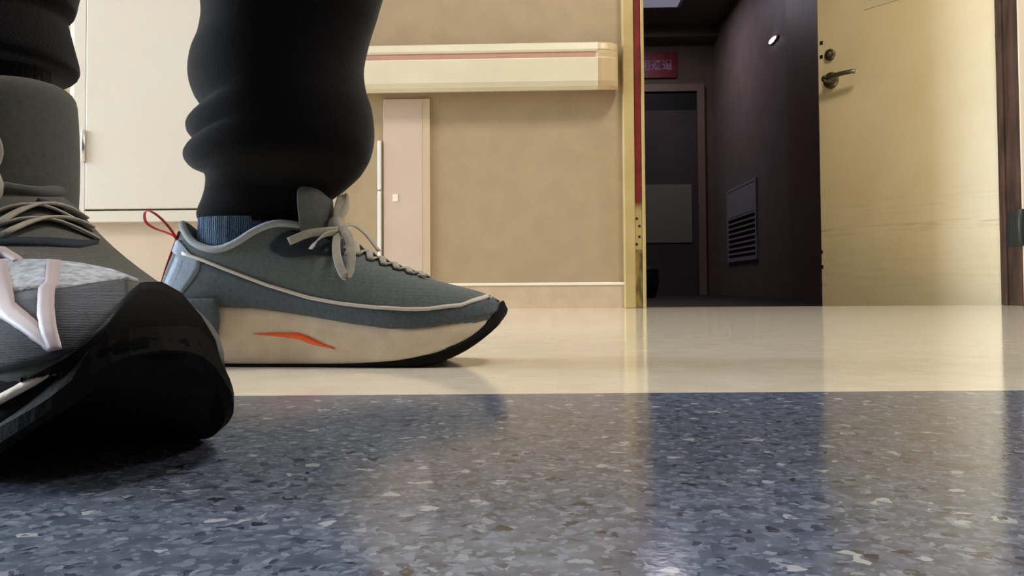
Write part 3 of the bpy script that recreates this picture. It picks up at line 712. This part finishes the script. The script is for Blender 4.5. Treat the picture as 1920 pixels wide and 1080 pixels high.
lp = [at(x, y, YS+dy) for x, y, dy in ((333, 452, -.004), (320, 430, -.006), (300, 408, -.007), (282, 396, -.006), (273, 397, -.003), (271, 407, .0), (275, 418, .003), (290, 428, .006), (312, 436, .006), (328, 444, .005), (332, 456, .004))]
v, f = ribbonvf(catmull(lp, 44), lambda t: (.3, 1, .3), .0035, .0008); obj('pull_loop', v, f, M['red_loop'], up1, smooth=True)

# ---- near shoe: the toe turned towards the corridor wall
psi = math.radians(48)
ax = Vector((math.sin(psi), -math.cos(psi), 0)); ay = Vector((math.cos(psi), math.sin(psi), 0))
tl = lc(592, 400)[0]
tongue_at = Vector((at(40, 200, .400).x, .400, 0))
O2 = tongue_at - ax*tl
nearm = dict(upper=M['upper_dark'], lining=M['lining'], collar=M['upper_dark'], midsole=M['toe_shadow_black'], outsole=M['outsole'], tongue=M['upper_dark'], lace=M['lace'])
up2, mid2, out2, P2, U2 = shoe(lambda p: O2 + ax*p.x + ay*p.y + Vector((0, 0, p.z)), nearm, 'running_shoe', 'dark grey running shoe with shadow-black toe and lilac side stripes', person, 30, True, 2)
tu2 = bvh_of(up2); tm2 = bvh_of(mid2)

strip('side_panel', [(-12, 562), (70, 546), (170, 535), (238, 526)], [(-12, 700), (70, 684), (139, 664), (240, 557)], tu2, M['side_dark'], up2, .0010, 30, 8, label='charcoal side panel')
strip('lit_vamp', [(-12, 492), (15, 490), (90, 492), (150, 498), (210, 510), (258, 529)], [(-12, 558), (30, 550), (70, 546), (115, 545), (170, 535), (230, 523), (258, 530)], tu2, M['vamp_lit'], up2, .0014, 30, 4, label='vamp panel painted pale with daylight')
strip('shaded_mudguard', [(40, 718), (90, 690), (139, 664), (204, 613), (241, 557), (262, 538), (300, 536), (335, 556), (370, 598), (395, 640)], [(40, 740), (90, 715), (140, 695), (200, 678), (260, 670), (300, 670), (335, 674), (370, 682), (400, 694), (412, 700)], tu2, M['toe_shadow_black'], up2, .0020, 50, 8, label='toe mudguard, deep shadow painted black')  # mudguard in deep shadow, painted as a black overlay
strip('stripe', [(-12, 492), (12, 494), (18, 512), (26, 538), (31, 572), (73, 606), (119, 656)], [(-12, 540), (-12, 560), (-10, 575), (-6, 590), (0, 597), (39, 621), (96, 661)], tu2, M['logo'], up2, .0019, 40, 3, label='lilac side stripe')
strip('stripe', [(88, 494), (86, 538), (75, 547), (75, 596), (82, 625), (98, 660)], [(114, 496), (111, 538), (104, 545), (104, 580), (109, 616), (120, 656)], tu2, M['logo'], up2, .0021, 30, 3, label='lilac side stripe')
strip('stripe', [(-12, 468), (12, 470), (28, 480), (44, 491)], [(-12, 481), (6, 482), (18, 489), (28, 497)], tu2, M['logo'], up2, .0020, 16, 2)
strip('seam_fold', [(-12, 447), (90, 448), (150, 453), (184, 452)], [(-12, 460), (90, 462), (150, 465), (184, 458)], tu2, M['navy'], up2, .0010, 24, 2)
strip('seam_fold', [(70, 374), (105, 385), (138, 414), (150, 428)], [(71, 379), (103, 397), (128, 418), (148, 431)], tu2, M['navy'], up2, .0012, 16, 2)
strip('cream_line', [(-12, 748), (0, 742), (70, 705), (137, 674)], [(-12, 765), (0, 759), (70, 721), (138, 676)], tm2, M['midsole'], up2, .0014, 24, 2, label='cream line along the black sole')
for px, py in ((42, 791), (165, 781), (268, 763)):
    strip('sole_notch', [(px-17, py-1), (px, py-4), (px+18, py-5)], [(px-17, py+3), (px, py+2), (px+18, py)], tm2, M['lining'], up2, .001, 8, 1)

# ---- trousers
LEFT = [(-60, 392), (0, 386), (40, 388), (80, 380), (110, 366), (150, 362), (185, 373), (205, 386), (213, 391), (220, 377), (235, 359), (252, 360), (264, 371), (269, 384), (275, 366), (290, 352), (305, 354), (318, 368), (325, 386), (340, 388), (370, 380), (395, 370), (408, 371), (417, 377)]
RIGHT = [(-60, 735), (0, 715), (30, 706), (80, 690), (130, 680), (170, 684), (205, 695), (260, 700), (300, 692), (330, 676), (345, 662), (365, 638), (390, 600), (417, 565)]
NA = 48
def legring(py):
    out = []
    z = at(500, py, YS).z; xc = at(520 if py < 300 else 520-(py-300)*.35, py, YS).x
    for k in range(NA):
        a = 2*math.pi*k/NA; c, s = math.cos(a), math.sin(a)
        pe = py + 34*(1+c)*(1 if c < 0 else 0) if py < 318 else py
        xl = at(sinterp(LEFT, min(pe, 322) if py < 318 else pe), py, YS).x; xr = at(sinterp(RIGHT, py), py, YS).x
        lw, rw = xc-xl, xr-xc
        x = xc + (lw if c < 0 else rw)*c
        ry = interp([(-60, .072), (60, .068), (260, .066), (417, .054)], py)*(1-.55*sstep(285, 365, py))
        out.append(Vector((x, YS + ry*s, z)))
    return out
rings = [legring(py) for py in [417-4*i for i in range(0, 120)]]
top = rings[-1]; tc_ = sum(top, Vector())/NA
def ell(cx, cy, z, rx, ry): return [Vector((cx+rx*math.cos(2*math.pi*k/NA), cy+ry*math.sin(2*math.pi*k/NA), z)) for k in range(NA)]
far_up = [ell(tc_.x+.01, YS, .40, .085, .078), ell(tc_.x+.02, YS-.005, .48, .088, .085), ell(tc_.x-.02, YS-.01, .60, .09, .088), ell(-.26, YS-.02, .72, .095, .09), ell(-.29, YS-.04, .82, .095, .09)]
vA, fA = loft(rings+far_up)
# near leg, only its front edge shows
YK = .435
NR = [(-60, 128), (-25, 118), (0, 111), (9, 98), (14, 96), (30, 100), (60, 108), (90, 116), (105, 120), (118, 120), (126, 114), (130, 104)]
def nring(py):
    xr = at(sinterp(NR, py), py, YK).x; z = at(0, py, YK).z
    return ell(xr-.068, YK+.0, z, .068, .062)
nr = [nring(py) for py in [130, 127, 123, 118, 112, 105, 95, 85, 75, 60, 45, 30, 22, 17, 14, 11, 8, 4, 0, -8, -25, -45, -60]]
nc = sum(nr[-1], Vector())/NA
near_up = [ell(nc.x+.01, YK+.01, .30, .072, .07), ell(nc.x+.02, YK+.02, .46, .082, .08), ell(nc.x+.03, YK+.03, .60, .09, .088), ell(-.29, YK+.05, .82, .095, .09)]
vB, fB = loft(nr+near_up)
pel = [ell(-.29, .575, z, rx, ry) for z, rx, ry in ((.74, .08, .12), (.80, .115, .17), (.88, .125, .185), (1.0, .115, .17), (1.03, .10, .155))]
vC, fC = loft(pel)
allv = vA+vB+vC; allf = fA + [tuple(i+len(vA) for i in q) for q in fB] + [tuple(i+len(vA)+len(vB) for i in q) for q in fC]
trs = obj('trousers', allv, allf, M['trousers'], person, smooth=True)
# ---- socks
def sock(c, z0, z1, rx, ry, m, lean=(0, 0)):
    rg = []
    for i in range(26):
        t = i/25; r = []
        for k in range(72):
            a = 2*math.pi*k/72; rib = 1+.018*math.cos(a*26)+.012*math.sin(a*5+t*7)
            r.append(Vector((c.x+lean[0]*t+rx*rib*math.cos(a), c.y+lean[1]*t+ry*rib*math.sin(a), mix(z0, z1, t))))
        rg.append(r)
    v, f = loft(rg); return obj('sock', v, f, m, person, smooth=True)
pa = at(455, 440, YS); z_lo, z_hi = at(455, 500, YS).z, at(455, 409, YS).z
sk = sock(Vector((pa.x, YS, 0)), z_lo, z_hi, .041, .0265, M['sock']); sk['label'] = 'blue ribbed sock'
pc = O2 + ax*(tl-.055)
sk = sock(Vector((pc.x, pc.y, 0)), .122, .205, .030, .027, M['sock_black']); sk['label'] = 'black sock'
